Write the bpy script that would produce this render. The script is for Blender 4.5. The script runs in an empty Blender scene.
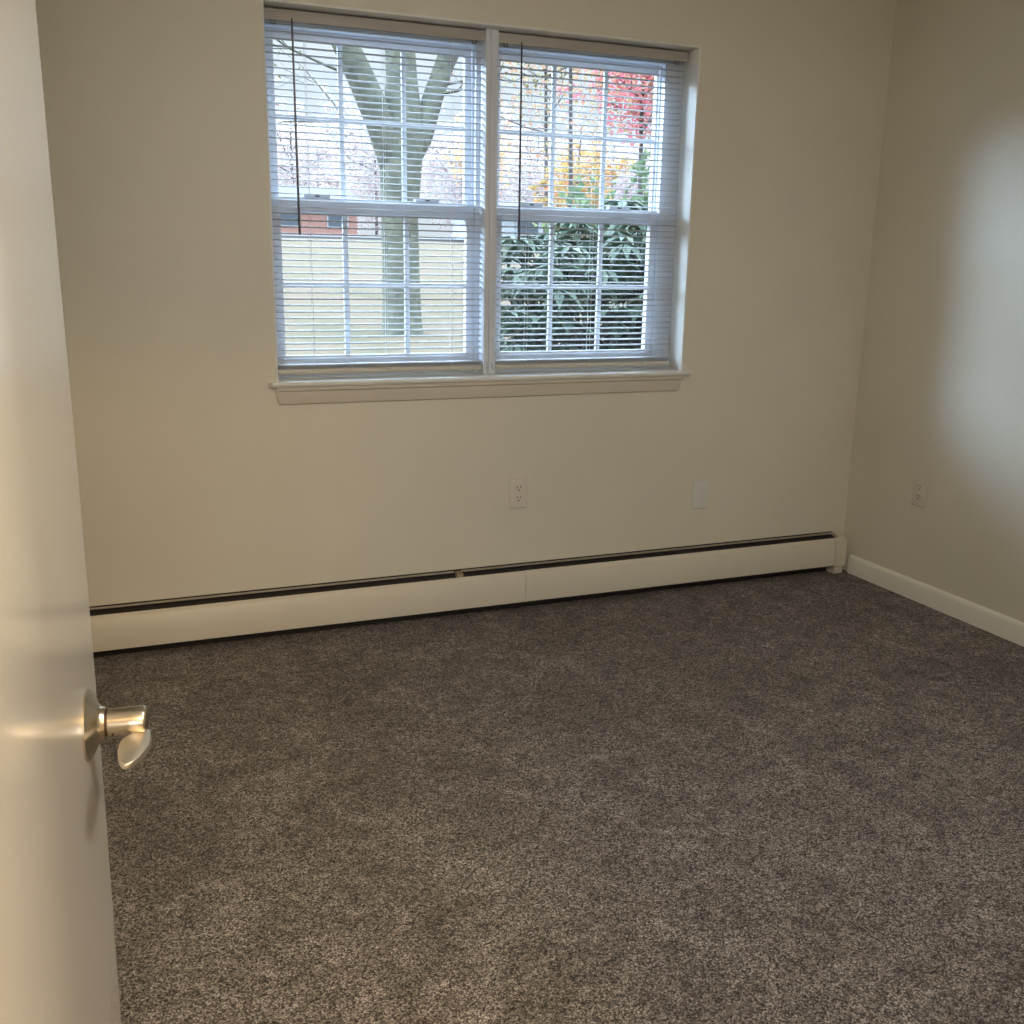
import bpy, bmesh, math, random
from mathutils import Vector, Matrix
import numpy as np

PI = math.pi
C = bpy.context.scene.collection
SC = bpy.context.scene

# ------------------------------------------------------------------ camera
D, RW, LW = 3.4126, 2.968, -0.36          # back wall (Y), right wall (X), left wall (X)
CEIL = 2.44
FPX, YAW, PITCH, ROLL, CAM_H = 1003.43, 0.3861, 0.2430, 0.0165, 1.2938
cam_data = bpy.data.cameras.new('camera')
cam = bpy.data.objects.new('camera', cam_data)
C.objects.link(cam)
cam_data.sensor_fit = 'HORIZONTAL'
cam_data.sensor_width = 36.0
cam_data.lens = 36.0 * FPX / 1024.0
cam_data.clip_start = 0.01
cam_data.clip_end = 300
fwd = Vector((math.sin(YAW) * math.cos(PITCH), math.cos(YAW) * math.cos(PITCH), -math.sin(PITCH)))
r0 = Vector((math.cos(YAW), -math.sin(YAW), 0))
u0 = r0.cross(fwd)
cr = math.cos(ROLL) * r0 + math.sin(ROLL) * u0
cu = -math.sin(ROLL) * r0 + math.cos(ROLL) * u0
M3 = Matrix((cr, cu, -fwd)).transposed()
cam.matrix_world = Matrix.Translation((0, 0, CAM_H)) @ M3.to_4x4()
SC.camera = cam

# ------------------------------------------------------------------ world, lights, exposure
SKY_STRENGTH = 18.0
world = bpy.data.worlds.new('overcast_sky')
SC.world = world
world.use_nodes = True
wn = world.node_tree.nodes
wl = world.node_tree.links
bg = wn['Background']
tc = wn.new('ShaderNodeTexCoord')
sx = wn.new('ShaderNodeSeparateXYZ')
rp = wn.new('ShaderNodeValToRGB')
wl.new(tc.outputs['Generated'], sx.inputs[0])
wl.new(sx.outputs['Z'], rp.inputs[0])
# overcast sky: dim and milky at the horizon, several times brighter and bluer overhead
for k_, (pos_, col_) in enumerate(((0.0, (0.043, 0.047, 0.0515)), (0.19, (0.0515, 0.0575, 0.064)), (0.34, (0.44, 0.54, 0.68)), (1.0, (0.66, 0.83, 1.0)))):
    e_ = rp.color_ramp.elements[k_] if k_ < 2 else rp.color_ramp.elements.new(pos_)
    e_.position = pos_
    e_.color = (*col_, 1)
wl.new(rp.outputs[0], bg.inputs['Color'])
bg.inputs['Strength'].default_value = SKY_STRENGTH
# a bright break in the overcast, low on the left: it lights the right jamb and throws the soft patch on the right wall
BREAK_AZ, BREAK_EL, BREAK_STRENGTH = math.radians(-60), math.radians(14.0), 125.0
vd = wn.new('ShaderNodeVectorMath'); vd.operation = 'DOT_PRODUCT'
vd.inputs[1].default_value = (math.sin(BREAK_AZ) * math.cos(BREAK_EL), math.cos(BREAK_AZ) * math.cos(BREAK_EL), math.sin(BREAK_EL))
wl.new(tc.outputs['Generated'], vd.inputs[0])
mr = wn.new('ShaderNodeMapRange'); mr.interpolation_type = 'SMOOTHSTEP'
mr.inputs['From Min'].default_value = math.cos(math.radians(11.0))
mr.inputs['From Max'].default_value = math.cos(math.radians(3.0))
mr.inputs['To Min'].default_value = 0.0
mr.inputs['To Max'].default_value = BREAK_STRENGTH
wl.new(vd.outputs['Value'], mr.inputs['Value'])
bg2 = wn.new('ShaderNodeBackground')
bg2.inputs['Color'].default_value = (0.57, 0.76, 1.0, 1)
wl.new(mr.outputs[0], bg2.inputs['Strength'])
ad = wn.new('ShaderNodeAddShader')
wl.new(bg.outputs[0], ad.inputs[0]); wl.new(bg2.outputs[0], ad.inputs[1])
wl.new(ad.outputs[0], wn['World Output'].inputs['Surface'])


def area_light(name, loc, target, sx_, sy_, color, power, spread=None, shape='RECTANGLE'):
    ld = bpy.data.lights.new(name, 'AREA')
    ld.shape = shape
    ld.size = sx_
    if shape in ('RECTANGLE', 'ELLIPSE'):
        ld.size_y = sy_
    ld.color = color
    ld.energy = power
    if spread is not None:
        ld.spread = spread
    o = bpy.data.objects.new(name, ld)
    C.objects.link(o)
    o.location = loc
    d = Vector(target) - Vector(loc)
    o.rotation_euler = d.to_track_quat('-Z', 'Y').to_euler()
    return o


HALL_LAMP = area_light('hall_ceiling_lamp', (0.60, -0.95, 2.36), (0.60, -0.95, 0), 0.45, 0.45, (1.0, 0.67, 0.31), 70, shape='DISK')
ROOM_FILL = area_light('room_fill_light', (0.92, 0.42, 2.40), (0.92, 0.42, 0), 0.36, 0.36, (1.0, 0.94, 0.84), 29, shape='DISK')  # added room fill, no fixture seen; set where the panes do not mirror it
HALL_FILL = area_light('hall_fill_light', (-1.3, -3.3, 1.45), (-1.3, 3.4, 1.45), 3.2, 1.2, (1.0, 0.96, 0.90), 112)  # added broad fill behind the view; the hall has no window there

SC.view_settings.view_transform = 'Standard'
SC.view_settings.look = 'None'
SC.view_settings.exposure = 0.0
SC.view_settings.gamma = 1.0
SC.view_settings.use_curve_mapping = False
SC.cycles.use_denoising = True
SC.cycles.max_bounces = 14
SC.cycles.diffuse_bounces = 7
SC.cycles.transparent_max_bounces = 16
SC.cycles.sample_clamp_indirect = 6.0


# ------------------------------------------------------------------ material helpers
def mat(name, color, rough=0.5, metal=0.0, spec=0.5, coat=0.0):
    m = bpy.data.materials.new(name)
    m.use_nodes = True
    b = m.node_tree.nodes['Principled BSDF']
    b.inputs['Base Color'].default_value = (*color, 1)
    b.inputs['Roughness'].default_value = rough
    b.inputs['Metallic'].default_value = metal
    b.inputs['Specular IOR Level'].default_value = spec
    b.inputs['Coat Weight'].default_value = coat
    return m


def nd(m, t):
    return m.node_tree.nodes.new(t)


def lk(m, a, b):
    m.node_tree.links.new(a, b)


def objcoord(m):
    n = nd(m, 'ShaderNodeTexCoord')
    return n.outputs['Object']


def noise(m, scale, detail=2.0, rough=0.5, vec=None, dist=0.0):
    n = nd(m, 'ShaderNodeTexNoise')
    n.inputs['Scale'].default_value = scale
    n.inputs['Detail'].default_value = detail
    n.inputs['Roughness'].default_value = rough
    n.inputs['Distortion'].default_value = dist
    lk(m, vec if vec is not None else objcoord(m), n.inputs['Vector'])
    return n


def ramp(m, fac, stops):
    n = nd(m, 'ShaderNodeValToRGB')
    e = n.color_ramp.elements
    while len(e) < len(stops):
        e.new(0.5)
    for i, (p, c) in enumerate(stops):
        e[i].position = p
        e[i].color = (*c, 1) if len(c) == 3 else c
    lk(m, fac, n.inputs[0])
    return n


def bump(m, height, strength, dist):
    b = nd(m, 'ShaderNodeBump')
    b.inputs['Strength'].default_value = strength
    b.inputs['Distance'].default_value = dist
    lk(m, height, b.inputs['Height'])
    lk(m, b.outputs[0], m.node_tree.nodes['Principled BSDF'].inputs['Normal'])
    return b


def paint(name, color, rough, bscale=260, bstr=0.12, bdist=0.0006, var=0.03):
    m = mat(name, color, rough)
    n = noise(m, bscale, 3.0)
    bump(m, n.outputs['Fac'], bstr, bdist)
    n2 = noise(m, 2.2, 3.0)
    lo = tuple(c * (1 - var) for c in color)
    hi = tuple(min(1, c * (1 + var)) for c in color)
    r = ramp(m, n2.outputs['Fac'], [(0.3, lo), (0.7, hi)])
    lk(m, r.outputs[0], m.node_tree.nodes['Principled BSDF'].inputs['Base Color'])
    return m


WALL = paint('cream_wall_paint', (0.66, 0.622, 0.525), 0.42)
APRON = paint('beige_apron_paint', (0.56, 0.515, 0.44), 0.4, 90, 0.08)
CEILM = paint('white_ceiling_paint', (0.76, 0.73, 0.66), 0.8)
TRIM = paint('white_trim_paint', (0.79, 0.77, 0.70), 0.35, 90, 0.08)
JAMB = paint('white_jamb_paint', (0.74, 0.74, 0.70), 0.4, 90, 0.08)
DOORM = paint('white_gloss_door_paint', (0.72, 0.69, 0.63), 0.24, 210, 0.16, 0.0006, 0.015)
for k_, v_ in (('Coat Weight', 0.75), ('Coat Roughness', 0.17), ('Coat IOR', 1.6)):
    DOORM.node_tree.nodes['Principled BSDF'].inputs[k_].default_value = v_
VINYL = mat('sky_tinted_vinyl', (0.64, 0.68, 0.74), 0.35)  # white vinyl with the blue cast of skylight put into its colour
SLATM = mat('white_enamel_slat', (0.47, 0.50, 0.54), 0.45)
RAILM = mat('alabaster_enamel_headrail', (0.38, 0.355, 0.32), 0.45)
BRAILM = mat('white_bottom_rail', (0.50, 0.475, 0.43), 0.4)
CORDM = mat('white_cord', (0.75, 0.76, 0.78), 0.8)
WANDM = mat('smoked_plastic_wand', (0.07, 0.07, 0.085), 0.25)
CLIPM = mat('clear_valance_clip', (0.12, 0.12, 0.12), 0.3)
LATCHM = mat('grey_latch', (0.55, 0.58, 0.62), 0.35)
DARKSEAL = mat('dark_weather_seal', (0.05, 0.05, 0.06), 0.6)
HEATM = paint('cream_heater_enamel', (0.63, 0.585, 0.49), 0.35, 120, 0.05)
CAPM = paint('cream_end_cap_enamel', (0.60, 0.555, 0.455), 0.4, 120, 0.05)
HDARK = mat('dark_damper_and_gap_shade', (0.016, 0.012, 0.010), 0.6)
HLIP = mat('bare_steel_lip', (0.52, 0.47, 0.40), 0.35, 0.7)
BRKT = mat('tan_bracket', (0.30, 0.22, 0.15), 0.5)
FINM = mat('aluminium_fins', (0.16, 0.15, 0.14), 0.5, 0.6)
PLATEM = mat('white_plastic_plate', (0.66, 0.615, 0.54), 0.35)
BLANKM = mat('white_plastic_blank', (0.66, 0.65, 0.62), 0.35)
RECEPM = mat('white_plastic_receptacle', (0.66, 0.61, 0.54), 0.3)
SLOTM = mat('dark_slot', (0.03, 0.025, 0.02), 0.7)
NICKEL = mat('satin_nickel', (0.52, 0.45, 0.35), 0.27, 1.0)
NICKELB = mat('brushed_nickel_lever', (0.62, 0.57, 0.48), 0.45, 1.0)
RINGM = mat('dark_joint_ring', (0.08, 0.045, 0.03), 0.4, 0.6)


def glass_material():
    m = bpy.data.materials.new('window_glass')
    m.use_nodes = True
    nt = m.node_tree
    nt.nodes.clear()
    out = nt.nodes.new('ShaderNodeOutputMaterial')
    mx = nt.nodes.new('ShaderNodeMixShader')
    tr = nt.nodes.new('ShaderNodeBsdfTransparent')
    gl = nt.nodes.new('ShaderNodeBsdfGlossy')
    fr = nt.nodes.new('ShaderNodeFresnel')
    tr.inputs[0].default_value = (0.94, 0.96, 0.96, 1)
    gl.inputs['Roughness'].default_value = 0.02
    fr.inputs['IOR'].default_value = 1.45
    # reflect on the entry face only: the straight-through ray must not meet total reflection on leaving the sheet
    ge = nt.nodes.new('ShaderNodeNewGeometry')
    iv = nt.nodes.new('ShaderNodeMath'); iv.operation = 'SUBTRACT'; iv.inputs[0].default_value = 1.0
    ml = nt.nodes.new('ShaderNodeMath'); ml.operation = 'MULTIPLY'
    nt.links.new(ge.outputs['Backfacing'], iv.inputs[1])
    nt.links.new(iv.outputs[0], ml.inputs[0])
    nt.links.new(fr.outputs[0], ml.inputs[1])
    nt.links.new(ml.outputs[0], mx.inputs[0])
    nt.links.new(tr.outputs[0], mx.inputs[1])
    nt.links.new(gl.outputs[0], mx.inputs[2])
    nt.links.new(mx.outputs[0], out.inputs['Surface'])
    return m


GLASS = glass_material()


def carpet_material():
    m = mat('brown_grey_cut_pile_carpet', (0.12, 0.10, 0.085), 0.95, spec=0.15)
    b = m.node_tree.nodes['Principled BSDF']
    oc = objcoord(m)
    wob = noise(m, 120, 2.0, 0.6, oc)
    wv = nd(m, 'ShaderNodeVectorMath'); wv.operation = 'MULTIPLY_ADD'
    lk(m, wob.outputs['Color'], wv.inputs[0]); wv.inputs[1].default_value = (0.006, 0.006, 0.006); lk(m, oc, wv.inputs[2])
    vor = nd(m, 'ShaderNodeTexVoronoi'); vor.inputs['Scale'].default_value = 290
    lk(m, wv.outputs[0], vor.inputs['Vector'])
    sep = nd(m, 'ShaderNodeSeparateColor'); lk(m, vor.outputs['Color'], sep.inputs[0])
    mid = noise(m, 85, 3.0, 0.7, oc, 0.8)
    clump = noise(m, 34, 3.0, 0.65, oc, 1.0)
    big = noise(m, 2.6, 4.0, 0.62, oc, 1.2)
    st = noise(m, 6.0, 5.0, 0.68, oc, 1.5)

    def madd(a, k, b=None, c=0.0):
        n = nd(m, 'ShaderNodeMath'); n.operation = 'MULTIPLY_ADD'
        lk(m, a, n.inputs[0]); n.inputs[1].default_value = k
        if b is None:
            n.inputs[2].default_value = c
        else:
            lk(m, b, n.inputs[2])
        return n.outputs[0]
    # tuft height: dark gaps between cells, random per tuft, uneven clumps
    hgt = madd(vor.outputs['Distance'], -0.55, madd(sep.outputs[0], 0.40, madd(mid.outputs['Fac'], 0.55, madd(clump.outputs['Fac'], 0.35, None, 0.02))))
    col = ramp(m, hgt, [(0.19, (0.022, 0.016, 0.012)), (0.37, (0.165, 0.136, 0.114)), (0.56, (0.350, 0.302, 0.268)), (0.80, (0.74, 0.67, 0.62))])
    pat = ramp(m, big.outputs['Fac'], [(0.30, (0.78, 0.76, 0.73)), (0.70, (1.16, 1.17, 1.18))])
    pst = ramp(m, st.outputs['Fac'], [(0.32, (0.60, 0.58, 0.555)), (0.68, (1.22, 1.23, 1.25))])
    m1 = nd(m, 'ShaderNodeMix'); m1.data_type = 'RGBA'; m1.blend_type = 'MULTIPLY'; m1.inputs[0].default_value = 1
    lk(m, col.outputs[0], m1.inputs[6]); lk(m, pat.outputs[0], m1.inputs[7])
    m2 = nd(m, 'ShaderNodeMix'); m2.data_type = 'RGBA'; m2.blend_type = 'MULTIPLY'; m2.inputs[0].default_value = 1
    lk(m, m1.outputs[2], m2.inputs[6]); lk(m, pst.outputs[0], m2.inputs[7])
    lk(m, m2.outputs[2], b.inputs['Base Color'])
    b.inputs['Sheen Weight'].default_value = 0.15
    b.inputs['Sheen Roughness'].default_value = 0.5
    bump(m, hgt, 1.0, 0.006)
    return m


CARPET = carpet_material()


# ------------------------------------------------------------------ mesh helpers
def obj(name, bm, m, parent=None, loc=None, smooth=True, angle=35):
    bmesh.ops.recalc_face_normals(bm, faces=bm.faces[:])
    lim = math.radians(angle)
    if smooth:
        for f in bm.faces:
            f.smooth = True
        for e in bm.edges:
            if len(e.link_faces) == 2 and e.calc_face_angle(0) > lim:
                e.smooth = False
    me = bpy.data.meshes.new(name)
    bm.to_mesh(me)
    bm.free()
    for mm in (m if isinstance(m, (list, tuple)) else [m]):
        me.materials.append(mm)
    o = bpy.data.objects.new(name, me)
    C.objects.link(o)
    if parent is not None:
        o.parent = parent
    if loc is not None:
        o.location = loc
    return o


def tag(o, label, cat, group=None, kind=None):
    o['label'] = label
    o['category'] = cat
    if group:
        o['group'] = group
    if kind:
        o['kind'] = kind
    return o


def empty(name, loc=(0, 0, 0), rz=0.0):
    o = bpy.data.objects.new(name, None)
    C.objects.link(o)
    o.location = loc
    o.rotation_euler = (0, 0, rz)
    return o


def box(bm, x0, x1, y0, y1, z0, z1, bev=0.0, seg=2):
    vs = [bm.verts.new((x, y, z)) for x in (x0, x1) for y in (y0, y1) for z in (z0, z1)]
    idx = [(0, 1, 3, 2), (4, 6, 7, 5), (0, 4, 5, 1), (2, 3, 7, 6), (0, 2, 6, 4), (1, 5, 7, 3)]
    fs = [bm.faces.new([vs[i] for i in q]) for q in idx]
    if bev > 0:
        es = set()
        for f in fs:
            es.update(f.edges)
        bmesh.ops.bevel(bm, geom=list(es), offset=bev, segments=seg, affect='EDGES', profile=0.5)


def bx(*a, **k):
    bm = bmesh.new()
    box(bm, *a, **k)
    return bm


def prism_x(bm, prof, x0, x1):
    """closed profile of (y, z) extruded along x"""
    a = [bm.verts.new((x0, y, z)) for y, z in prof]
    b = [bm.verts.new((x1, y, z)) for y, z in prof]
    n = len(prof)
    for i in range(n):
        j = (i + 1) % n
        bm.faces.new((a[i], a[j], b[j], b[i]))
    bm.faces.new(a)
    bm.faces.new(b[::-1])


def prism_y(bm, prof, y0, y1):
    a = [bm.verts.new((x, y0, z)) for x, z in prof]
    b = [bm.verts.new((x, y1, z)) for x, z in prof]
    n = len(prof)
    for i in range(n):
        j = (i + 1) % n
        bm.faces.new((a[i], a[j], b[j], b[i]))
    bm.faces.new(a)
    bm.faces.new(b[::-1])


def tube(bm, pts, radii, seg=10, cap=True):
    pts = [Vector(p) for p in pts]
    if not isinstance(radii, (list, tuple)):
        radii = [radii] * len(pts)
    rings = []
    ref = None
    for i, p in enumerate(pts):
        if i == 0:
            t = pts[1] - pts[0]
        elif i == len(pts) - 1:
            t = pts[-1] - pts[-2]
        else:
            t = (pts[i + 1] - pts[i - 1])
        t = t.normalized() if t.length > 1e-9 else Vector((0, 0, 1))
        if ref is None:
            ref = Vector((0, 0, 1)) if abs(t.z) < 0.9 else Vector((1, 0, 0))
        u = (ref - t * ref.dot(t)).normalized()
        v = t.cross(u)
        ref = u
        rings.append([bm.verts.new(p + (math.cos(2 * PI * k / seg) * u + math.sin(2 * PI * k / seg) * v) * radii[i]) for k in range(seg)])
    for i in range(len(rings) - 1):
        for k in range(seg):
            l = (k + 1) % seg
            bm.faces.new((rings[i][k], rings[i][l], rings[i + 1][l], rings[i + 1][k]))
    if cap:
        bm.faces.new(rings[0][::-1])
        bm.faces.new(rings[-1])


def frame_xz(bm, x0, x1, z0, z1, l, r, b, t, y0, y1, bev=0.002):
    """four members of a rectangular frame in the xz plane"""
    box(bm, x0, x0 + l, y0, y1, z0, z1, bev)
    box(bm, x1 - r, x1, y0, y1, z0, z1, bev)
    box(bm, x0 + l, x1 - r, y0, y1, z0, z0 + b, bev)
    box(bm, x0 + l, x1 - r, y0, y1, z1 - t, z1, bev)


# ------------------------------------------------------------------ room shell
WX0, WX1, WZ0, WZ1 = 0.532, 2.095, 0.897, 2.068      # window opening
WT = 0.20                                            # wall thickness
HX0, HX1, HY0 = -4.3, 2.2, -3.4                      # hall beyond the doorway

bm = bmesh.new()
box(bm, LW - 0.1, RW + 0.1, 0.08, D, -0.05, 0)
box(bm, HX0, HX1, HY0, 0.08, -0.05, 0)
tag(obj('floor', bm, CARPET, smooth=False), 'brown grey cut pile carpet across the whole floor', 'floor', kind='structure')

bm = bmesh.new()
box(bm, LW - 0.1, WX0, D, D + WT, -0.05, CEIL)
box(bm, WX1, RW + 0.1, D, D + WT, -0.05, CEIL)
box(bm, WX0, WX1, D, D + WT, -0.05, WZ0 - 0.017)
box(bm, WX0, WX1, D, D + WT, WZ1, CEIL)
tag(obj('wall_back', bm, WALL, smooth=False), 'cream painted wall around the double window', 'wall', kind='structure')
tag(obj('wall_right', bx(RW, RW + 0.1, 0.08, D, -0.05, CEIL), WALL, smooth=False), 'cream painted wall with one outlet on the right side', 'wall', kind='structure')
tag(obj('wall_left', bx(LW - 0.1, LW, 0.2, D, -0.05, CEIL), WALL, smooth=False), 'cream painted wall hidden behind the open door', 'wall', kind='structure')
bm = bmesh.new()
DX0, DX1, DZ1 = -0.125, 0.665, 2.045
box(bm, LW - 0.1, DX0, 0.08, 0.20, 0, CEIL)
box(bm, DX1, RW, 0.08, 0.20, 0, CEIL)
box(bm, DX0, DX1, 0.08, 0.20, DZ1, CEIL)
tag(obj('wall_front', bm, WALL, smooth=False), 'cream painted wall with the doorway the view comes through', 'wall', kind='structure')
bm = bmesh.new()
box(bm, LW - 0.1, RW + 0.1, 0.08, D + WT, CEIL, CEIL + 0.1)
box(bm, HX0, HX1, HY0, 0.08, CEIL, CEIL + 0.1)
tag(obj('ceiling', bm, CEILM, smooth=False), 'white ceiling above the bedroom and the hall', 'ceiling', kind='structure')
tag(obj('wall_hall_left', bx(HX0 - 0.1, HX0, HY0, 0.2, 0, CEIL), WALL, smooth=False), 'far end wall of the hall behind the view', 'wall', kind='structure')
tag(obj('wall_hall_right', bx(HX1, HX1 + 0.1, HY0, 0.08, 0, CEIL), WALL, smooth=False), 'near end wall of the hall behind the view', 'wall', kind='structure')
tag(obj('wall_hall_back', bx(HX0, HX1, HY0 - 0.1, HY0, 0, CEIL), WALL, smooth=False), 'long wall of the hall facing the doorway', 'wall', kind='structure')
tag(obj('wall_hall_front', bx(HX0, LW - 0.1, 0.08, 0.2, 0, CEIL), WALL, smooth=False), 'hall wall beside the bedroom doorway', 'wall', kind='structure')

# right baseboard: eased top edge
bt = 0.014
prof = [(RW, 0), (RW - bt, 0), (RW - bt, 0.064), (RW - bt + 0.002, 0.072), (RW - bt + 0.006, 0.0785), (RW - 0.003, 0.081), (RW, 0.081)]
bm = bmesh.new()
prism_y(bm, prof, 0.2, D - 0.062)
tag(obj('baseboard_right', bm, TRIM), 'white painted baseboard along the right wall', 'baseboard', kind='structure')

# window stool and apron
bm = bmesh.new()
prof = [(D + 0.100, WZ0), (D - 0.022, WZ0), (D - 0.028, WZ0 - 0.002), (D - 0.032, WZ0 - 0.008), (D - 0.029, WZ0 - 0.015), (D - 0.024, WZ0 - 0.018),
        (D, WZ0 - 0.018), (D, WZ0 - 0.0165), (D + 0.100, WZ0 - 0.0165)]
prism_x(bm, prof, WX0, WX1)
prof2 = [(D - 0.0003, WZ0), (D - 0.022, WZ0), (D - 0.028, WZ0 - 0.002), (D - 0.032, WZ0 - 0.008), (D - 0.029, WZ0 - 0.015), (D - 0.024, WZ0 - 0.018), (D - 0.0003, WZ0 - 0.018)]
for a, b, tip in ((WX0, 0.512, 0.503), (WX1, 2.118, 2.128)):
    v0 = [bm.verts.new((a, y, z)) for y, z in prof2]
    v1 = [bm.verts.new((b, y, z)) for y, z in prof2]
    v2 = [bm.verts.new((tip, D - 0.004 + (y - D) * 0.45, WZ0 - 0.009 + (z - WZ0 + 0.009) * 0.6)) for y, z in prof2]
    for p, q in ((v0, v1), (v1, v2)):
        for i in range(len(prof2)):
            j = (i + 1) % len(prof2)
            bm.faces.new((p[i], p[j], q[j], q[i]))
    bm.faces.new(v2)
tag(obj('trim_1', bm, JAMB), 'white window stool with rounded nose under the blinds', 'windowsill', kind='structure')

bm = bmesh.new()
za, zb = WZ0 - 0.018, 0.818
rows = [(0.0205, za, 0), (0.0205, za - 0.012, 0), (0.013, za - 0.017, 0.001), (0.013, zb + 0.010, 0.008), (0.011, zb + 0.003, 0.012), (0.004, zb, 0.015), (0, zb, 0.015)]
L = [bm.verts.new((0.524 + ins, D - y, z)) for y, z, ins in rows] + [bm.verts.new((0.524, D, za))]
Rr = [bm.verts.new((2.094 - ins * 1.6, D - y, z)) for y, z, ins in rows] + [bm.verts.new((2.094, D, za))]
for i in range(len(L)):
    j = (i + 1) % len(L)
    bm.faces.new((L[i], L[j], Rr[j], Rr[i]))
bm.faces.new(L)
bm.faces.new(Rr[::-1])
tag(obj('trim_2', bm, APRON), 'cream painted apron board under the window stool', 'window trim', kind='structure')

# jamb lining (head, right, left) and centre mullion
bm = bmesh.new()
JY = D + 0.10
box(bm, WX0, WX1, D - 0.001, JY, WZ1 - 0.004, WZ1 + 0.004, 0.0015)
box(bm, WX0 - 0.004, WX0 + 0.004, D - 0.001, JY, WZ0, WZ1, 0.0015)
box(bm, WX1 - 0.004, WX1 + 0.004, D - 0.001, JY, WZ0, WZ1, 0.0015)
tag(obj('trim_3', bm, JAMB), 'white jamb lining around the window recess', 'window trim', kind='structure')
MX0, MX1 = 1.284, 1.330
bm = bmesh.new()
box(bm, MX0, 1.3015, D + 0.047, D + WT - 0.01, WZ0, WZ1 - 0.004, 0.0015)
box(bm, 1.303, MX1, D + 0.048, D + WT - 0.01, WZ0, WZ1 - 0.004, 0.0015)
tag(obj('trim_4', bm, VINYL), 'white centre mullion post between the two blinds', 'window trim', kind='structure')


# ------------------------------------------------------------------ windows
def muntins(bm, xs, z0, z1, zh, x0, x1, y0, y1, w=0.017):
    for x in xs:
        box(bm, x - w / 2, x + w / 2, y0, y1, z0, z1, 0.002)
    e = sorted([x0] + list(xs) + [x1])
    for i in range(len(e) - 1):
        a = e[i] + (w / 2 if i else 0)
        b = e[i + 1] - (w / 2 if i < len(e) - 2 else 0)
        box(bm, a, b, y0 + 0.001, y1 - 0.001, zh - w / 2, zh + w / 2, 0.002)


def make_window(name, fx0, fx1, gu, gl, label):
    """fx: frame outer x; gu / gl: glass x range of upper / lower sash"""
    w = empty(name, ((fx0 + fx1) / 2, D + 0.14, WZ0))
    tag(w, label, 'window', kind='structure')
    inv = Matrix.Translation((-(fx0 + fx1) / 2, -(D + 0.14), -WZ0))

    def part(nm, bm, m, par):
        bmesh.ops.transform(bm, matrix=inv, verts=bm.verts[:])
        return obj(nm, bm, m, par)
    il, ir = gl[0] - 0.030, gl[1] + 0.030          # inside of the frame
    bm = bmesh.new()
    frame_xz(bm, fx0, fx1, WZ0, WZ1 - 0.004, il - fx0 - 0.006, fx1 - ir - 0.006, 0.026, 0.043, D + 0.100, D + 0.185)
    for s in (il - 0.006, ir):                     # stepped track ribs
        box(bm, s, s + 0.006, D + 0.140, D + 0.146, WZ0 + 0.026, WZ1 - 0.047, 0.001)
        box(bm, s, s + 0.006, D + 0.102, D + 0.108, WZ0 + 0.026, WZ1 - 0.047, 0.001)
    part('frame', bm, VINYL, w)
    zm0, zm1 = 1.447, 1.497
    # upper sash (outer track)
    bm = bmesh.new()
    frame_xz(bm, il, ir, zm0, WZ1 - 0.049, gu[0] - il, ir - gu[1], 0.045, 0.030, D + 0.148, D + 0.172)
    us = part('upper_sash', bm, VINYL, w)
    xs = [gu[0] + (gu[1] - gu[0]) * k / 3 for k in (1, 2)]
    bm = bmesh.new()
    muntins(bm, xs, zm0 + 0.045, WZ1 - 0.079, 1.752, gu[0], gu[1], D + 0.153, D + 0.163)
    part('muntin_grid', bm, VINYL, us)
    bm = bx(gu[0] - 0.003, gu[1] + 0.003, D + 0.157, D + 0.160, zm0 + 0.043, WZ1 - 0.077)
    part('pane', bm, GLASS, us)
    # lower sash (inner track)
    bm = bmesh.new()
    frame_xz(bm, il, ir, WZ0 + 0.028, zm1, gl[0] - il, ir - gl[1], 0.046, 0.048, D + 0.112, D + 0.138)
    box(bm, il + 0.02, ir - 0.02, D + 0.106, D + 0.112, zm1 - 0.016, zm1 - 0.006, 0.002)     # lift rail lips
    box(bm, il + 0.02, ir - 0.02, D + 0.104, D + 0.112, WZ0 + 0.058, WZ0 + 0.066, 0.002)
    ls = part('lower_sash', bm, VINYL, w)
    xs = [gl[0] + (gl[1] - gl[0]) * k / 3 for k in (1, 2)]
    bm = bmesh.new()
    muntins(bm, xs, WZ0 + 0.074, zm1 - 0.048, 1.210, gl[0], gl[1], D + 0.118, D + 0.130, 0.018)
    part('muntin_grid', bm, VINYL, ls)
    part('pane', bx(gl[0] - 0.003, gl[1] + 0.003, D + 0.123, D + 0.126, WZ0 + 0.072, zm1 - 0.046), GLASS, ls)
    for fx in (0.19, 0.78):                        # tilt latches on the top of the lower sash
        xx = gl[0] + (gl[1] - gl[0]) * fx
        bm = bx(xx - 0.045, xx + 0.045, D + 0.113, D + 0.136, zm1 + 0.0, zm1 + 0.010, 0.003)
        lt = part('tilt_latch', bm, VINYL, ls)
        part('latch_button', bx(xx - 0.008, xx + 0.008, D + 0.1105, D + 0.116, zm1 + 0.003, zm1 + 0.008, 0.001), DARKSEAL, lt)
    return w


make_window('window_1', WX0 + 0.004, MX0 + 0.004, (0.584, 1.243), (0.582, 1.238), 'left half of the double window looking onto the forked tree')
make_window('window_2', MX1 - 0.004, WX1 - 0.004, (1.377, 2.008), (1.375, 1.986), 'right half of the double window looking onto dark shrub leaves')


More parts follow.
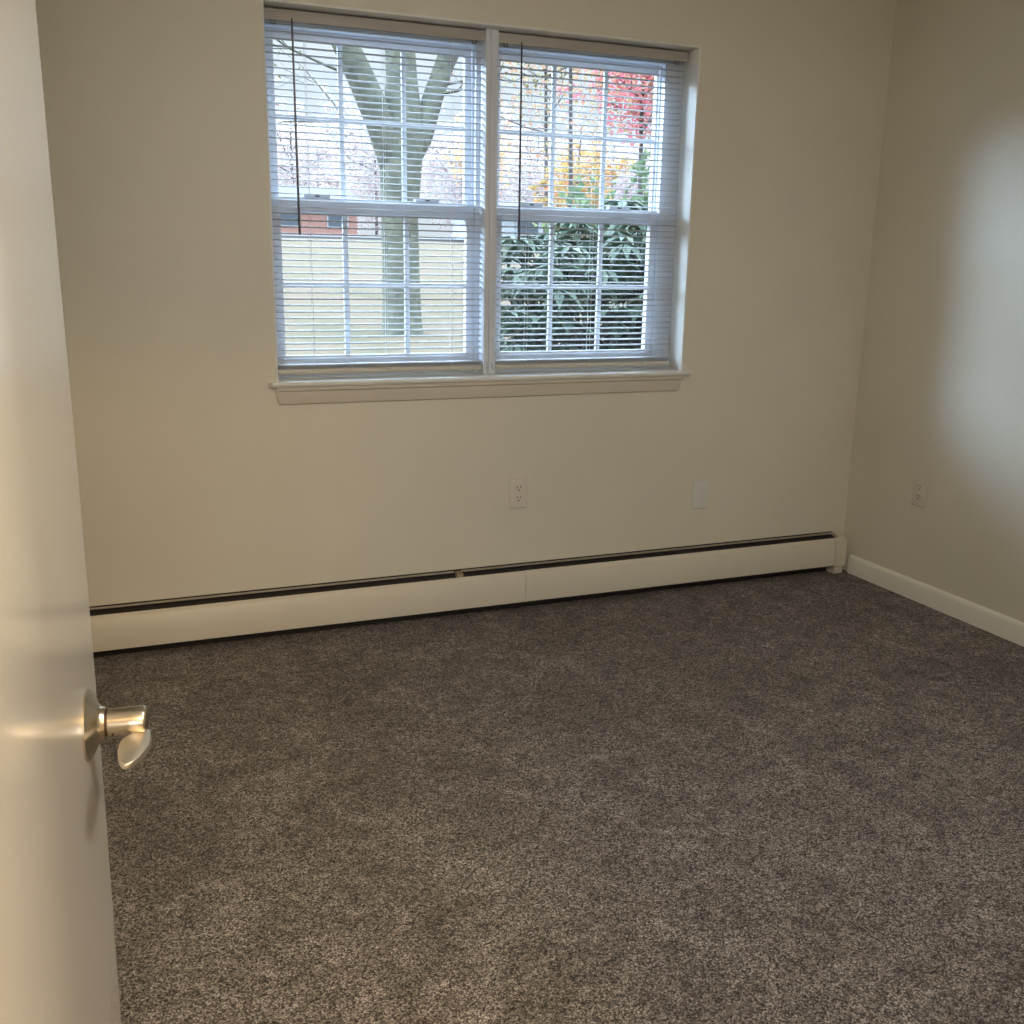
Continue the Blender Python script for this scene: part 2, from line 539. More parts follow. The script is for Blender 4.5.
# ------------------------------------------------------------------ blinds
def make_blind(x0, x1, wand_dx, brackets, label):
    YB = D + 0.0755
    zt = WZ1 - 0.0075
    b = empty('window_blind', ((x0 + x1) / 2, YB, WZ0 + 0.012))
    tag(b, label, 'blind', 'mini blinds in the double window')
    inv = Matrix.Translation((-(x0 + x1) / 2, -YB, -(WZ0 + 0.012)))

    def part(nm, bm, m, par):
        bmesh.ops.transform(bm, matrix=inv, verts=bm.verts[:])
        return obj(nm, bm, m, par)
    # headrail with valance
    bm = bmesh.new()
    box(bm, x0, x1, YB - 0.013, YB + 0.016, zt - 0.026, zt, 0.002)
    hr = part('headrail', bm, RAILM, b)
    part('valance', bx(x0 - 0.002, x1 + 0.006, YB - 0.0175, YB - 0.0145, zt - 0.036, zt - 0.003, 0.001), RAILM, b)
    s0, s1 = x0 + 0.003, x1 - 0.004
    # slats: crowned strips
    bm = bmesh.new()
    pitch, n = 0.0213, 50
    tilt = math.radians(-4)
    ztop = zt - 0.045
    zs = [ztop - k * pitch for k in range(n) if ztop - k * pitch > WZ0 + 0.064]
    zlast = zs[-1]
    zs2 = [(WZ0 + 0.034 + 0.0030 * k, 0.0) for k in range(5)]
    for z, tl in [(z, tilt) for z in zs] + zs2:
        prof = []
        for t in (-1, -0.67, -0.33, 0, 0.33, 0.67, 1):
            y = t * 0.0125
            h = 0.0040 * (1 - t * t)
            prof.append((YB + y * math.cos(tl), z + h - y * math.sin(tl)))
        prof += [(y, zz - 0.00045) for y, zz in prof[::-1]]
        prism_x(bm, prof, s0, s1)
    part('slat_panel', bm, SLATM, b)
    # bottom rail
    bm = bmesh.new()
    zr = WZ0 + 0.014
    prof = [(YB - 0.0125, zr + 0.003), (YB - 0.0105, zr), (YB + 0.0105, zr), (YB + 0.0125, zr + 0.003), (YB + 0.0125, zr + 0.014), (YB + 0.0100, zr + 0.0185),
            (YB, zr + 0.0195), (YB - 0.0100, zr + 0.0185), (YB - 0.0125, zr + 0.014)]
    prism_x(bm, prof, s0 - 0.001, s1 + 0.001)
    br = part('bottom_rail', bm, BRAILM, b)
    wdt = x1 - x0
    cx = [x0 + wdt * q for q in (0.17, 0.52, 0.845)]
    for x in cx:
        part('rail_plug', bx(x - 0.009, x + 0.009, YB - 0.0145, YB - 0.0120, zr + 0.002, zr + 0.015, 0.001), BRAILM, br)
        bm = bmesh.new()
        for dy in (-0.0135, 0.0135):
            tube(bm, [(x, YB + dy, zt - 0.026), (x, YB + dy, zr + 0.014)], 0.00065, 6)
        for z in zs:
            tube(bm, [(x, YB - 0.0135, z + math.sin(tilt) * 0.0125 - 0.001), (x, YB + 0.0135, z - math.sin(tilt) * 0.0125 - 0.001)], 0.0004, 4)
        part('ladder_cord', bm, CORDM, b)
    # wand
    xw = x0 + wand_dx
    yw = YB - 0.022
    bm = bmesh.new()
    tube(bm, [(xw, yw, zt - 0.046), (xw + 0.0005, yw, 1.70), (xw + 0.002, yw + 0.001, 1.374)], [0.0033, 0.0036, 0.0040], 6)
    wd = part('wand', bm, WANDM, b)
    bm = bmesh.new()
    tube(bm, [(xw, YB - 0.012, zt - 0.024), (xw, YB - 0.020, zt - 0.030), (xw, yw, zt - 0.047)], 0.0026, 8)
    part('wand_hook', bm, WANDM, wd)
    for xx in (x0 + 0.026, x1 - 0.040):
        bm = bmesh.new()
        box(bm, xx - 0.0075, xx - 0.0050, YB - 0.0185, YB - 0.0125, zt - 0.045, zt - 0.035, 0.0006)
        box(bm, xx + 0.0050, xx + 0.0075, YB - 0.0185, YB - 0.0125, zt - 0.045, zt - 0.035, 0.0006)
        box(bm, xx - 0.0075, xx + 0.0075, YB - 0.0185, YB - 0.0125, zt - 0.0475, zt - 0.045, 0.0006)
        part('valance_clip', bm, CLIPM, hr)
    for xx in brackets:
        bm = bmesh.new()
        s = 1 if xx < (x0 + x1) / 2 else -1
        tube(bm, [(xx - s * 0.004, YB - 0.029, zr + 0.030), (xx, YB - 0.030, zr + 0.020), (xx, YB - 0.030, zr + 0.010), (xx + s * 0.006, YB - 0.027, zr + 0.002), (xx + s * 0.014, YB - 0.016, zr + 0.004)], 0.0028, 8)
        part('hold_down_bracket', bm, SLATM, br)
    return b


make_blind(0.546, 1.285, 0.085, (1.296,), 'white mini blind hanging in front of the forked tree, left of the centre post')
make_blind(1.334, 2.077, 0.083, (1.318,), 'white mini blind hanging in front of the dark shrub, right of the centre post')

# ------------------------------------------------------------------ baseboard heater
ht = empty('baseboard_heater', (1.3, D - 0.03, 0))
tag(ht, 'long cream baseboard heater with dark top slot under the window', 'heater')
hinv = Matrix.Translation((-1.3, -(D - 0.03), 0))


def hpart(nm, bm, m, par=None):
    bmesh.ops.transform(bm, matrix=hinv, verts=bm.verts[:])
    return obj(nm, bm, m, par or ht)


HX_L, HX_S, HX_R, HX_F = LW + 0.005, 1.423, 2.898, 2.8735
bm = bmesh.new()
prism_x(bm, [(D - 0.0005, 0.0), (D - 0.004, 0.0), (D - 0.004, 0.1735), (D - 0.0015, 0.1765), (D - 0.0005, 0.1765)], HX_L, HX_R)
hpart('back_panel', bm, HDARK)  # near-black down to the floor: the gap's shade is put into its colour
bm = bmesh.new()
prism_x(bm, [(D - 0.0042, 0.1685), (D - 0.011, 0.1665), (D - 0.0112, 0.1690), (D - 0.0042, 0.1722)], HX_L, 1.153)
prism_x(bm, [(D - 0.0042, 0.1685), (D - 0.011, 0.1665), (D - 0.0112, 0.1690), (D - 0.0042, 0.1722)], 1.181, HX_R)
hpart('damper_lip', bm, HLIP)
bm = bmesh.new()
prism_x(bm, [(D - 0.006, 0.163), (D - 0.040, 0.152), (D - 0.040, 0.150), (D - 0.006, 0.161)], HX_L, 1.156)
prism_x(bm, [(D - 0.006, 0.163), (D - 0.040, 0.152), (D - 0.040, 0.150), (D - 0.006, 0.161)], 1.178, HX_R)
hpart('damper', bm, HDARK)
for a, b, dz in ((HX_L, HX_S - 0.0006, 0.0), (HX_S + 0.0006, HX_F, 0.001)):
    bm = bmesh.new()
    t = 0.0016
    P = [(D - 0.058, 0.0440), (D - 0.0655, 0.0405), (D - 0.0665, 0.045), (D - 0.0650, 0.1465 + dz), (D - 0.0635, 0.1490 + dz), (D - 0.0500, 0.1595 + dz), (D - 0.0465, 0.1585 + dz)]
    Q = [(y + t, z - (0.0004 if i > 3 else 0)) for i, (y, z) in enumerate(P)][::-1]
    Q[0] = (D - 0.0465 + 0.0006, 0.1570 + dz)
    prism_x(bm, P + Q, a, b)
    hpart('front_panel', bm, HEATM)
bm = bmesh.new()
box(bm, 1.155, 1.179, D - 0.045, D - 0.0045, 0.150, 0.1715, 0.002)
hpart('bracket', bm, BRKT)
bm = bmesh.new()
tube(bm, [(HX_L + 0.02, D - 0.033, 0.085), (HX_R - 0.02, D - 0.033, 0.085)], 0.010, 10)
k = HX_L + 0.05
while k < HX_R - 0.05:
    box(bm, k, k + 0.0008, D - 0.057, D - 0.008, 0.060, 0.112)
    k += 0.0125
hpart('heating_element', bm, FINM)
# end cap
bm = bmesh.new()
prism_x(bm, [(D - 0.049, 0.034), (D - 0.064, 0.034), (D - 0.0672, 0.0385), (D - 0.0672, 0.146), (D - 0.0655, 0.1505), (D - 0.0520, 0.1615), (D - 0.049, 0.1625)], HX_F + 0.0015, 2.9335)
prism_x(bm, [(D - 0.0005, 0.034), (D - 0.0495, 0.034), (D - 0.0495, 0.1625), (D - 0.0420, 0.1650), (D - 0.010, 0.1765), (D - 0.0005, 0.1775)], HX_R + 0.0015, 2.9335)
hpart('end_cap', bm, CAPM)
hpart('end_foot', bx(2.884, 2.931, D - 0.058, D - 0.002, 0.0, 0.034, 0.002), CAPM)


# ------------------------------------------------------------------ wall plates (built facing -Y, origin at the plate centre)
def slot_mesh(w, h, x, z):
    return (x - w / 2, x + w / 2, z - h / 2, z + h / 2)


def make_outlet(loc, rz, label, w=0.073, h=0.117):
    o = empty('wall_outlet', loc, rz)
    tag(o, label, 'outlet', 'duplex outlets')
    obj('plate', bx(-w / 2, w / 2, -0.0062, 0.0, -h / 2, h / 2, 0.0028, 3), PLATEM, o)
    for s in (1, -1):
        zc = s * 0.0195
        bm = bmesh.new()
        pts = []
        for k in range(28):
            a = 2 * PI * k / 28
            x, z = 0.0172 * math.cos(a), 0.0172 * math.sin(a)
            z = max(-0.0142, min(0.0142, z))
            pts.append((x, z + zc))
        a = [bm.verts.new((x, -0.0055, z)) for x, z in pts]
        b = [bm.verts.new((x, -0.0084, z)) for x, z in pts]
        c = [bm.verts.new((x * 0.95, -0.0090, (z - zc) * 0.95 + zc)) for x, z in pts]
        for p, q in ((a, b), (b, c)):
            for i in range(28):
                j = (i + 1) % 28
                bm.faces.new((p[i], p[j], q[j], q[i]))
        bm.faces.new(c)
        bm.faces.new(a[::-1])
        rc = obj('receptacle', bm, RECEPM, o)
        bm = bmesh.new()
        box(bm, -0.0078, -0.0050, -0.0096, -0.0086, zc + 0.0005, zc + 0.0095, 0.0003)
        box(bm, 0.0050, 0.0076, -0.0096, -0.0086, zc + 0.0012, zc + 0.0088, 0.0003)
        tube(bm, [(0, -0.0086, zc - 0.0068), (0, -0.0096, zc - 0.0068)], 0.0031, 12)
        obj('slots', bm, SLOTM, rc)
    bm = bmesh.new()
    tube(bm, [(0, -0.005, 0), (0, -0.0072, 0)], 0.0032, 12)
    obj('screw', bm, PLATEM, o)
    return o


make_outlet((1.4105, D, 0.4525), 0, 'white duplex outlet on the window wall above the heater')
make_outlet((RW, 2.997, 0.4375), -PI / 2, 'white duplex outlet on the right wall above the baseboard')
pl = empty('blank_wall_plate', (2.2125, D, 0.391))
tag(pl, 'white blank cover plate without sockets on the window wall', 'wall plate')
obj('plate', bx(-0.0365, 0.0365, -0.0066, 0, -0.0595, 0.0595, 0.003, 3), BLANKM, pl)
for s in (1, -1):
    bm = bmesh.new()
    tube(bm, [(0, -0.005, s * 0.030), (0, -0.0076, s * 0.030)], 0.0032, 12)
    obj('screw', bm, BLANKM, pl)

# ------------------------------------------------------------------ door (origin at the hinge; local +Y runs to the free edge, +X is the visible face normal)
DA = math.radians(7.6)
DWID, DTH, DHT = 0.762, 0.035, 2.025
EX, EY = -0.0345, 0.98                     # free edge of the visible face at latch height
hx, hy = EX - DWID * math.sin(DA), EY - DWID * math.cos(DA)
door = empty('door_1', (hx, hy, 0.0), -DA)
door.rotation_euler = (0, math.radians(0.37), -DA)
tag(door, 'white flush door standing open at the left with a lever handle', 'door', kind='structure')
LEAN = 0.883 * math.tan(math.radians(0.37))
bm = bx(-DTH - LEAN, -LEAN, 0, DWID, 0.012, DHT, 0.0015, 2)
for zc in [0.1 * k for k in range(1, 20)]:
    bmesh.ops.bisect_plane(bm, geom=bm.verts[:] + bm.edges[:] + bm.faces[:], plane_co=(0, 0, zc), plane_no=(0, 0, 1))
for v in bm.verts:                          # the old leaf is bowed by a few millimetres
    v.co.x += 0.0036 * math.exp(-((v.co.z - 0.93) / 0.40) ** 2)
obj('door_leaf', bm, DOORM, door)
hz, hyl = 0.883, DWID - 0.060              # latch height and backset
hd = empty('door_handle', (0, 0, 0))
hd.parent = door
hd.location = (-LEAN + 0.0022, hyl, hz - 0.0025)


def lathe_x(bm, prof, seg=40):
    rings = []
    for x, r in prof:
        rings.append([bm.verts.new((x, r * math.cos(2 * PI * k / seg), r * math.sin(2 * PI * k / seg))) for k in range(seg)])
    for i in range(len(rings) - 1):
        for k in range(seg):
            l = (k + 1) % seg
            bm.faces.new((rings[i][k], rings[i][l], rings[i + 1][l], rings[i + 1][k]))
    bm.faces.new(rings[0][::-1])
    bm.faces.new(rings[-1])


bm = bmesh.new()
lathe_x(bm, [(-0.004, 0.0320), (0.0, 0.0326), (0.0032, 0.0324), (0.0042, 0.0312), (0.0112, 0.0180), (0.0122, 0.0166), (0.0135, 0.0156), (0.0155, 0.0150), (0.0170, 0.0145)])
obj('rose', bm, NICKEL, hd)
bm = bmesh.new()
lathe_x(bm, [(0.0165, 0.0122), (0.0188, 0.0122)])
obj('joint_ring', bm, RINGM, hd)
bm = bmesh.new()
lathe_x(bm, [(0.0187, 0.0124), (0.0195, 0.0130), (0.036, 0.0133), (0.0500, 0.0137), (0.0515, 0.0130), (0.0528, 0.0110), (0.0550, 0.0)][:-1])
obj('lever_hub', bm, NICKEL, hd)
bm = bmesh.new()
tube(bm, [(0.0235, -0.0110, -0.0067), (0.0235, -0.0122, -0.0074)], 0.0010, 10)
obj('set_screw_hole', bm, SLOTM, hd)
# lever blade: leaf outline in (x, -y), running back towards the hinge
outl = [(0.0440, -0.0060), (0.0545, -0.0060), (0.0560, -0.0130), (0.0572, -0.0220), (0.0572, -0.0320), (0.0560, -0.0440), (0.0535, -0.0580), (0.0500, -0.0710), (0.0465, -0.0810), (0.0430, -0.0870),
        (0.0395, -0.0885), (0.0360, -0.0850), (0.0335, -0.0760), (0.0315, -0.0620), (0.0303, -0.0480), (0.0300, -0.0360), (0.0305, -0.0270), (0.0330, -0.0200), (0.0375, -0.0165), (0.0420, -0.0130)]
outl = [(x, -0.0070 + (y + 0.006) * 0.70) for x, y in outl]
bm = bmesh.new()


def zoff(y):
    t = min(1, max(0, (-y - 0.006) / 0.022))
    return -0.0090 - 0.0045 * t * t * (3 - 2 * t)


top = [bm.verts.new((x, y, zoff(y) + 0.0035)) for x, y in outl]
bot = [bm.verts.new((x, y, zoff(y) - 0.0025)) for x, y in outl]
for i in range(len(outl)):
    j = (i + 1) % len(outl)
    bm.faces.new((top[i], top[j], bot[j], bot[i]))
ft = bm.faces.new(top)
fb = bm.faces.new(bot[::-1])
bmesh.ops.bevel(bm, geom=[e for e in ft.edges] + [e for e in fb.edges], offset=0.0016, segments=3, affect='EDGES', profile=0.5)
obj('lever', bm, NICKELB, hd, angle=50)

# ------------------------------------------------------------------ outside
rnd = random.Random(7)
OUT = 0.28                                  # reflectance of autumn vegetation under a bright overcast sky


def ground_z(x, y):
    if y < 14:
        return 0.05 + (y - 4) * 0.024
    if y < 40:
        t = (y - 14) / 26
        return 0.29 + 1.80 * t
    return 2.09 + (y - 40) * 0.028


def foliage_mat(name, stops, rough=0.5, scale=3.0, spec=0.3, thin=0.5):
    stops = [(p, tuple(v * OUT for v in c)) for p, c in stops]
    m = mat(name, stops[0][1], rough, spec=spec)
    g = nd(m, 'ShaderNodeNewGeometry')
    r = ramp(m, g.outputs['Random Per Island'], stops)
    lk(m, r.outputs[0], m.node_tree.nodes['Principled BSDF'].inputs['Base Color'])
    if thin > 0:                            # thin leaves let light through
        tr = nd(m, 'ShaderNodeBsdfTranslucent')
        lk(m, r.outputs[0], tr.inputs['Color'])
        mx = nd(m, 'ShaderNodeMixShader')
        mx.inputs[0].default_value = thin
        lk(m, m.node_tree.nodes['Principled BSDF'].outputs[0], mx.inputs[1])
        lk(m, tr.outputs[0], mx.inputs[2])
        lk(m, mx.outputs[0], m.node_tree.nodes['Material Output'].inputs['Surface'])
    return m


def bark_mat(name, a, b, scale=6.0):
    m = mat(name, a, 0.9, spec=0.2)
    n = noise(m, scale, 6.0, 0.65, None, 0.8)
    r = ramp(m, n.outputs['Fac'], [(0.32, a), (0.68, b)])
    lk(m, r.outputs[0], m.node_tree.nodes['Principled BSDF'].inputs['Base Color'])
    n2 = noise(m, scale * 4, 4.0, 0.7, None, 1.0)
    bump(m, n2.outputs['Fac'], 0.6, 0.03)
    return m


LAWN = mat('autumn_lawn', (0.34, 0.32, 0.18), 0.95, spec=0.1)
n1 = noise(LAWN, 0.55, 5.0, 0.65, None, 0.6)
n2 = noise(LAWN, 14.0, 3.0, 0.7)
r1 = ramp(LAWN, n1.outputs['Fac'], [(0.30, (0.056, 0.050, 0.029)), (0.45, (0.078, 0.060, 0.037)), (0.62, (0.087, 0.063, 0.047))])
r2 = ramp(LAWN, n2.outputs['Fac'], [(0.3, (0.72, 0.72, 0.70)), (0.7, (1.18, 1.18, 1.18))])
mm = nd(LAWN, 'ShaderNodeMix'); mm.data_type = 'RGBA'; mm.blend_type = 'MULTIPLY'; mm.inputs[0].default_value = 1
lk(LAWN, r1.outputs[0], mm.inputs[6]); lk(LAWN, r2.outputs[0], mm.inputs[7])
lk(LAWN, mm.outputs[2], LAWN.node_tree.nodes['Principled BSDF'].inputs['Base Color'])

bm = bmesh.new()
ys = [D + WT + 0.0, 4.5, 6, 8, 10, 12, 14, 18, 22, 26, 30, 34, 38, 40, 44, 50, 60, 80, 120]
xs = list(range(-40, 121, 8))
grid = [[bm.verts.new((x, y, ground_z(x, y))) for x in xs] for y in ys]
for i in range(len(ys) - 1):
    for j in range(len(xs) - 1):
        bm.faces.new((grid[i][j], grid[i][j + 1], grid[i + 1][j + 1], grid[i + 1][j]))
tag(obj('ground', bm, LAWN, angle=80), 'pale autumn lawn rising away outside the window', 'lawn', kind='structure')

ROAD = mat('grey_asphalt_street', (0.062, 0.062, 0.066), 0.9)
bm = bmesh.new()
pr = []
vs0 = [bm.verts.new((x, 41.0, ground_z(x, 41.0) + 0.09)) for x in xs]
vs1 = [bm.verts.new((x, 46.0, ground_z(x, 46.0) + 0.09)) for x in xs]
vs2 = [bm.verts.new((x, 41.0, ground_z(x, 41.0) - 0.2)) for x in xs]
for j in range(len(xs) - 1):
    bm.faces.new((vs0[j], vs0[j + 1], vs1[j + 1], vs1[j]))
    bm.faces.new((vs2[j], vs2[j + 1], vs0[j + 1], vs0[j]))
tag(obj('road', bm, ROAD), 'grey street crossing beyond the lawn', 'street', kind='structure')


def leaf(bm, p, d, nrm, ln, wd, fold=0.25):
    """a small leaf: two bent halves along direction d"""
    d = d.normalized()
    s = d.cross(nrm)
    if s.length < 1e-5:
        s = Vector((1, 0, 0))
    s.normalize()
    n = s.cross(d)
    a = bm.verts.new(p)
    t = bm.verts.new(p + d * ln - n * ln * 0.12)
    l = bm.verts.new(p + d * ln * 0.48 + s * wd * 0.5 + n * wd * fold)
    r = bm.verts.new(p + d * ln * 0.48 - s * wd * 0.5 + n * wd * fold)
    bm.faces.new((a, r, t, l)) if False else (bm.faces.new((a, t, l)), bm.faces.new((a, r, t)))


def rv():
    return Vector((rnd.gauss(0, 1), rnd.gauss(0, 1), rnd.gauss(0, 1))).normalized()


def branch(bm, p, d, ln, r, depth, tips, wob=0.25, spread=0.55, n_sub=(2, 3)):
    pts = [Vector(p)]
    rad = [r]
    dd = d.normalized()
    for i in range(3):
        dd = (dd + rv() * wob * 0.5 + Vector((0, 0, 0.06))).normalized()
        pts.append(pts[-1] + dd * ln / 3)
        rad.append(r * (1 - 0.16 * (i + 1)))
    tube(bm, pts, rad, 8 if r > 0.03 else 4, True)
    tips.append(pts[-1].copy())
    if depth > 0:
        for _ in range(rnd.randint(*n_sub)):
            q = rnd.choice((1, 2, 3, 3))
            nd_ = (dd + rv() * spread * 1.3).normalized()
            branch(bm, pts[q], nd_, ln * rnd.uniform(0.6, 0.8), rad[q] * 0.6, depth - 1, tips, wob, spread, n_sub)


# big forked tree on the lawn
BARK = bark_mat('grey_green_bark', (0.050, 0.053, 0.041), (0.112, 0.112, 0.082))
T0 = Vector((3.97, 14.0, 0.20))
bt_ = empty('tree', T0)
tag(bt_, 'large bare forked tree with thick grey green trunk on the lawn', 'tree')
bm = bmesh.new()
tube(bm, [(-0.02, 0, -0.1), (-0.01, 0, 0.25), (-0.02, 0, 0.9), (-0.03, 0, 1.7), (-0.01, 0, 2.35), (0.03, 0, 2.75), (0.03, 0.05, 3.5), (0.0, 0.1, 4.4), (0.1, 0.2, 6.0)],
     [0.33, 0.28, 0.26, 0.255, 0.29, 0.29, 0.21, 0.19, 0.12], 18)
tube(bm, [(-0.05, 0, 2.2), (-0.28, -0.05, 2.85), (-0.55, -0.1, 3.4), (-0.78, -0.1, 3.85), (-1.15, -0.1, 4.6), (-1.7, 0, 5.6)], [0.20, 0.20, 0.185, 0.17, 0.14, 0.09], 14)
tube(bm, [(0.05, 0, 2.35), (0.30, 0.05, 2.75), (0.48, 0.05, 3.3), (0.66, 0.0, 3.8), (0.75, 0, 4.6), (0.95, 0, 5.6)], [0.16, 0.155, 0.14, 0.13, 0.11, 0.07], 14)
tube(bm, [(0.42, 0.05, 3.0), (0.60, 0.1, 3.45), (0.95, 0.1, 4.1), (1.5, 0.1, 5.0)], [0.06, 0.055, 0.045, 0.03], 10)
tips = []
for p, d, l in (((-0.55, -0.1, 3.4), (-1, -0.2, 0.3), 1.5), ((-0.78, -0.1, 3.85), (-1, 0.2, 0.0), 1.6), ((0.6, 0.1, 3.45), (1, 0, 0.25), 0.8), ((0.9, 0.1, 4.1), (1, 0.3, -0.2), 0.75),
                ((-0.3, 0, 2.9), (-0.8, 0.4, -0.05), 1.3), ((0.45, 0, 3.3), (0.9, -0.3, 0.1), 1.0), ((-1.15, -0.1, 4.6), (-1, 0, -0.35), 1.7), ((0.75, 0, 4.6), (0.6, 0.4, -0.4), 0.8)):
    branch(bm, p, Vector(d), l, 0.022, 3, tips, 0.3, 0.6)
obj('trunk', bm, BARK, bt_, angle=60)
YEL = foliage_mat('yellow_green_leaves', [(0.0, (0.36, 0.34, 0.10)), (0.5, (0.45, 0.30, 0.10)), (1.0, (0.30, 0.34, 0.14))])
bm = bmesh.new()
for _ in range(420):
    t = rnd.choice(tips)
    leaf(bm, t + rv() * rnd.uniform(0, 0.25), rv(), rv(), 0.075, 0.05)
obj('leaves', bm, YEL, bt_)


def crown_tree(loc, height, cz, rx, ry, rz, nleaf, lsize, fm, barkm, label, tr=0.06, nbr=7, group=None, name='tree', holes=0.0, cat='tree'):
    z0 = ground_z(loc[0], loc[1]) - 0.1
    o = empty(name, (loc[0], loc[1], z0))
    tag(o, label, cat, group)
    bm = bmesh.new()
    tube(bm, [(0, 0, 0), (0.03, 0.02, height * 0.35), (-0.03, 0.03, height * 0.7), (0.02, 0, height)], [tr, tr * 0.8, tr * 0.55, tr * 0.2], 8)
    tips = []
    c = Vector((0, 0, cz - z0))
    for k in range(nbr):
        a = 2 * PI * k / nbr + rnd.uniform(-0.3, 0.3)
        zz = c.z + rnd.uniform(-0.8, 0.3) * rz
        zz = max(0.3 * (cz - z0), zz)
        branch(bm, (0, 0, zz), Vector((math.cos(a), math.sin(a), rnd.uniform(0.1, 0.7))), rx * 0.8, tr * 0.33, 2, tips, 0.25, 0.6)
    obj('trunk', bm, barkm, o, angle=60)
    bm = bmesh.new()
    cl = [rv() for _ in range(26)]
    n = 0
    while n < nleaf:
        if rnd.random() < 0.35:
            p = rnd.choice(tips) + rv() * rnd.uniform(0, rx * 0.16)
        else:
            v = rv() * (rnd.random() ** 0.4)
            p = c + Vector((v.x * rx, v.y * ry, v.z * rz))
            if holes and math.sin(p.x * 5.1 / rx + 1.3) * math.sin(p.z * 6.3 / rz + p.y * 2.0) > 1 - holes:
                continue
        leaf(bm, p, rv(), rv(), lsize * rnd.uniform(0.7, 1.25), lsize * 0.75)
        n += 1
    obj('leaves', bm, fm, o)
    return o


BARK2 = bark_mat('grey_brown_bark', (0.04, 0.034, 0.030), (0.09, 0.078, 0.07), 10)
REDM = foliage_mat('red_maple_leaves', [(0.0, (1.85, 0.50, 0.66)), (0.45, (2.1, 0.74, 0.90)), (0.78, (1.7, 0.80, 0.55)), (1.0, (1.1, 0.95, 0.35))])
ORM = foliage_mat('orange_yellow_leaves', [(0.0, (1.5, 0.90, 0.36)), (0.5, (1.3, 1.08, 0.38)), (0.8, (1.7, 0.62, 0.36)), (1.0, (0.95, 1.0, 0.38))])
MIXM = foliage_mat('thin_mixed_leaves', [(0.0, (1.0, 0.85, 0.45)), (0.4, (1.2, 0.62, 0.42)), (0.7, (0.85, 0.9, 0.50)), (1.0, (1.3, 0.45, 0.48))])
GRM = foliage_mat('green_shrub_leaves', [(0.0, (0.22, 0.36, 0.18)), (0.6, (0.34, 0.50, 0.26)), (1.0, (0.6, 0.7, 0.32))])
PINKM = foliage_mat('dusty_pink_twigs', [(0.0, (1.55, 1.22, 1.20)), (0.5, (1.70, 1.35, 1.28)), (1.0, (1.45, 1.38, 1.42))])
FARO = foliage_mat('far_orange_leaves', [(0.0, (1.9, 1.1, 0.7)), (1.0, (1.6, 1.25, 0.7))])

crown_tree((7.15, 13.0), 4.6, 3.75, 0.78, 0.7, 0.85, 2600, 0.085, REDM, BARK2, 'red maple with dense crimson crown high in the right window', 0.05)
crown_tree((7.62, 16.0), 3.2, 2.45, 0.62, 0.6, 0.85, 1700, 0.085, ORM, BARK2, 'small orange and yellow tree below the red maple', 0.04, holes=0.25)
crown_tree((5.35, 11.5), 5.6, 4.15, 1.25, 1.0, 1.5, 1150, 0.065, MIXM, BARK2, 'thin sapling with sparse mixed autumn leaves left of the red maple', 0.035, 9)
crown_tree((8.1, 18.5), 6.0, 4.7, 1.7, 1.2, 1.9, 1300, 0.09, MIXM, BARK2, 'thin tree with sparse leaves standing behind the orange tree', 0.05, 9)
crown_tree((4.85, 8.9), 1.9, 1.55, 0.55, 0.45, 0.42, 900, 0.10, GRM, BARK2, 'rounded green shrub standing beyond the dark broadleaf shrub', 0.02, 6, name='shrub', cat='shrub')
crown_tree((9.9, 27.0), 5.2, 3.9, 0.9, 0.8, 1.0, 700, 0.14, FARO, BARK2, 'small orange leaved tree just right of the forked trunk', 0.05)
for x, y, cz, rx, rz, lf in ((11.0, 62, 6.3, 3.3, 3.4, 0.20), (21.5, 62, 6.4, 3.3, 3.5, 0.20), (32.0, 62, 6.3, 3.3, 3.4, 0.20),
                             (19.6, 76, 7.3, 4.2, 4.2, 0.25), (32.6, 76, 7.4, 4.2, 4.3, 0.25), (46.0, 76, 7.3, 4.2, 4.2, 0.25)):
    crown_tree((x, y), cz + 0.5, cz, rx, 2.6, rz, 6500, lf, PINKM, BARK2, 'hazy bare tree in the distant row beyond the street', 0.12, 8, group='distant bare trees beyond the street', holes=0.12)

# dark broadleaf shrub close to the right window
RHODO = foliage_mat('dark_leathery_leaves', [(0.0, (0.10, 0.17, 0.12)), (0.5, (0.15, 0.23, 0.16)), (0.85, (0.20, 0.29, 0.20)), (1.0, (0.36, 0.36, 0.24))], 0.55, spec=0.25, thin=0.12)
sh = empty('shrub', (2.95, 5.25, 0.02))
tag(sh, 'dark broadleaf evergreen shrub with drooping leaves filling the lower right panes', 'shrub')
bm = bmesh.new()
bl = bmesh.new()


def top_z(x):
    return 1.36 + 0.18 * min(1, max(0, (x - 1.9) / 1.0)) + 0.10 * math.sin(x * 3.1)


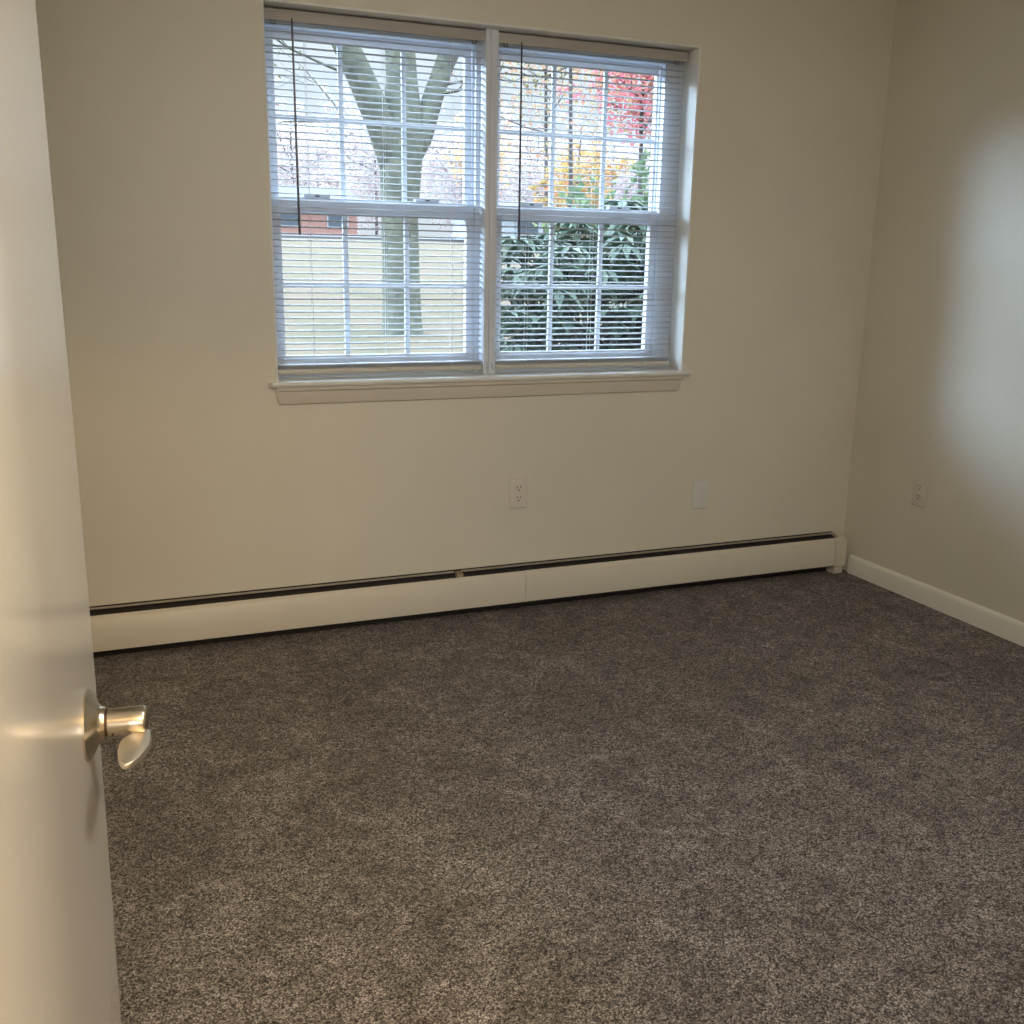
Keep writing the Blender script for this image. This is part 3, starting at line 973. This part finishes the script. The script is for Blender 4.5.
for k in range(1200):
    y = rnd.uniform(4.45, 6.0)
    x = 0.370 * y + 0.10 + 2.2 * rnd.random()
    tz = top_z(x) - 0.25 * abs(y - 5.1)
    z = tz * (1 - 0.9 * rnd.random() ** 1.3) + 0.05
    p = Vector((x - 2.95, y - 5.25, z - 0.02))
    if k % 3 == 0:
        base = Vector(((x - 2.95) * 0.5 + rnd.uniform(-0.2, 0.2), rnd.uniform(-0.3, 0.3), 0.0))
        mid = base.lerp(p, 0.55) + Vector((rnd.uniform(-0.1, 0.1), rnd.uniform(-0.1, 0.1), 0.05))
        tube(bm, [base, mid, p], [0.014, 0.010, 0.005], 5)
    nl = rnd.randint(7, 10)
    ph = rnd.uniform(0, 2 * PI)
    dr = rnd.uniform(-0.75, 0.10)
    for q in range(nl):
        a = ph + 2 * PI * q / nl + rnd.uniform(-0.2, 0.2)
        d = Vector((math.cos(a), math.sin(a), dr + rnd.uniform(-0.25, 0.25)))
        ln = rnd.uniform(0.10, 0.155)
        leaf(bl, p + d.normalized() * 0.015, d, Vector((0, 0, 1)), ln, ln * 0.34, 0.18)
obj('stems', bm, BARK2, sh)
obj('leaves', bl, RHODO, sh)

# far houses
BRICK = mat('faded_brick', (0.20, 0.10, 0.08), 0.9)
WHITE = mat('white_siding', (0.22, 0.23, 0.24), 0.8)
ROOFM = mat('grey_roof_shingle', (0.055, 0.052, 0.054), 0.9)
PANEM = mat('dark_house_glass', (0.05, 0.06, 0.07), 0.2)


def house(x, y, w, dp, h, rh, wm, label):
    z0 = ground_z(x, y)
    o = empty('house', (x, y, z0))
    tag(o, label, 'house')
    obj('wall', bx(-w / 2, w / 2, 0, dp, -0.3, h), wm, o, smooth=False)
    bm = bmesh.new()
    prism_x(bm, [(-0.4, h), (dp + 0.4, h), (dp / 2, h + rh)], -w / 2 - 0.3, w / 2 + 0.3)
    obj('roof', bm, ROOFM, o, smooth=False)
    k = -w / 2 + 1.0
    while k < w / 2 - 0.9:
        f = obj('window_frame', bx(k - 0.06, k + 0.96, -0.06, 0.02, h * 0.30, h * 0.82), WHITE, o, smooth=False)
        obj('pane', bx(k, k + 0.90, -0.075, -0.05, h * 0.34, h * 0.78), PANEM, f, smooth=False)
        k += 2.3
    return o


house(8.2, 49.0, 7.0, 6, 1.5, 0.9, BRICK, 'low faded brick house at the far left beyond the street')
house(17.2, 38.0, 5.5, 5, 1.35, 0.5, WHITE, 'low white outbuilding behind the sapling in the right window')
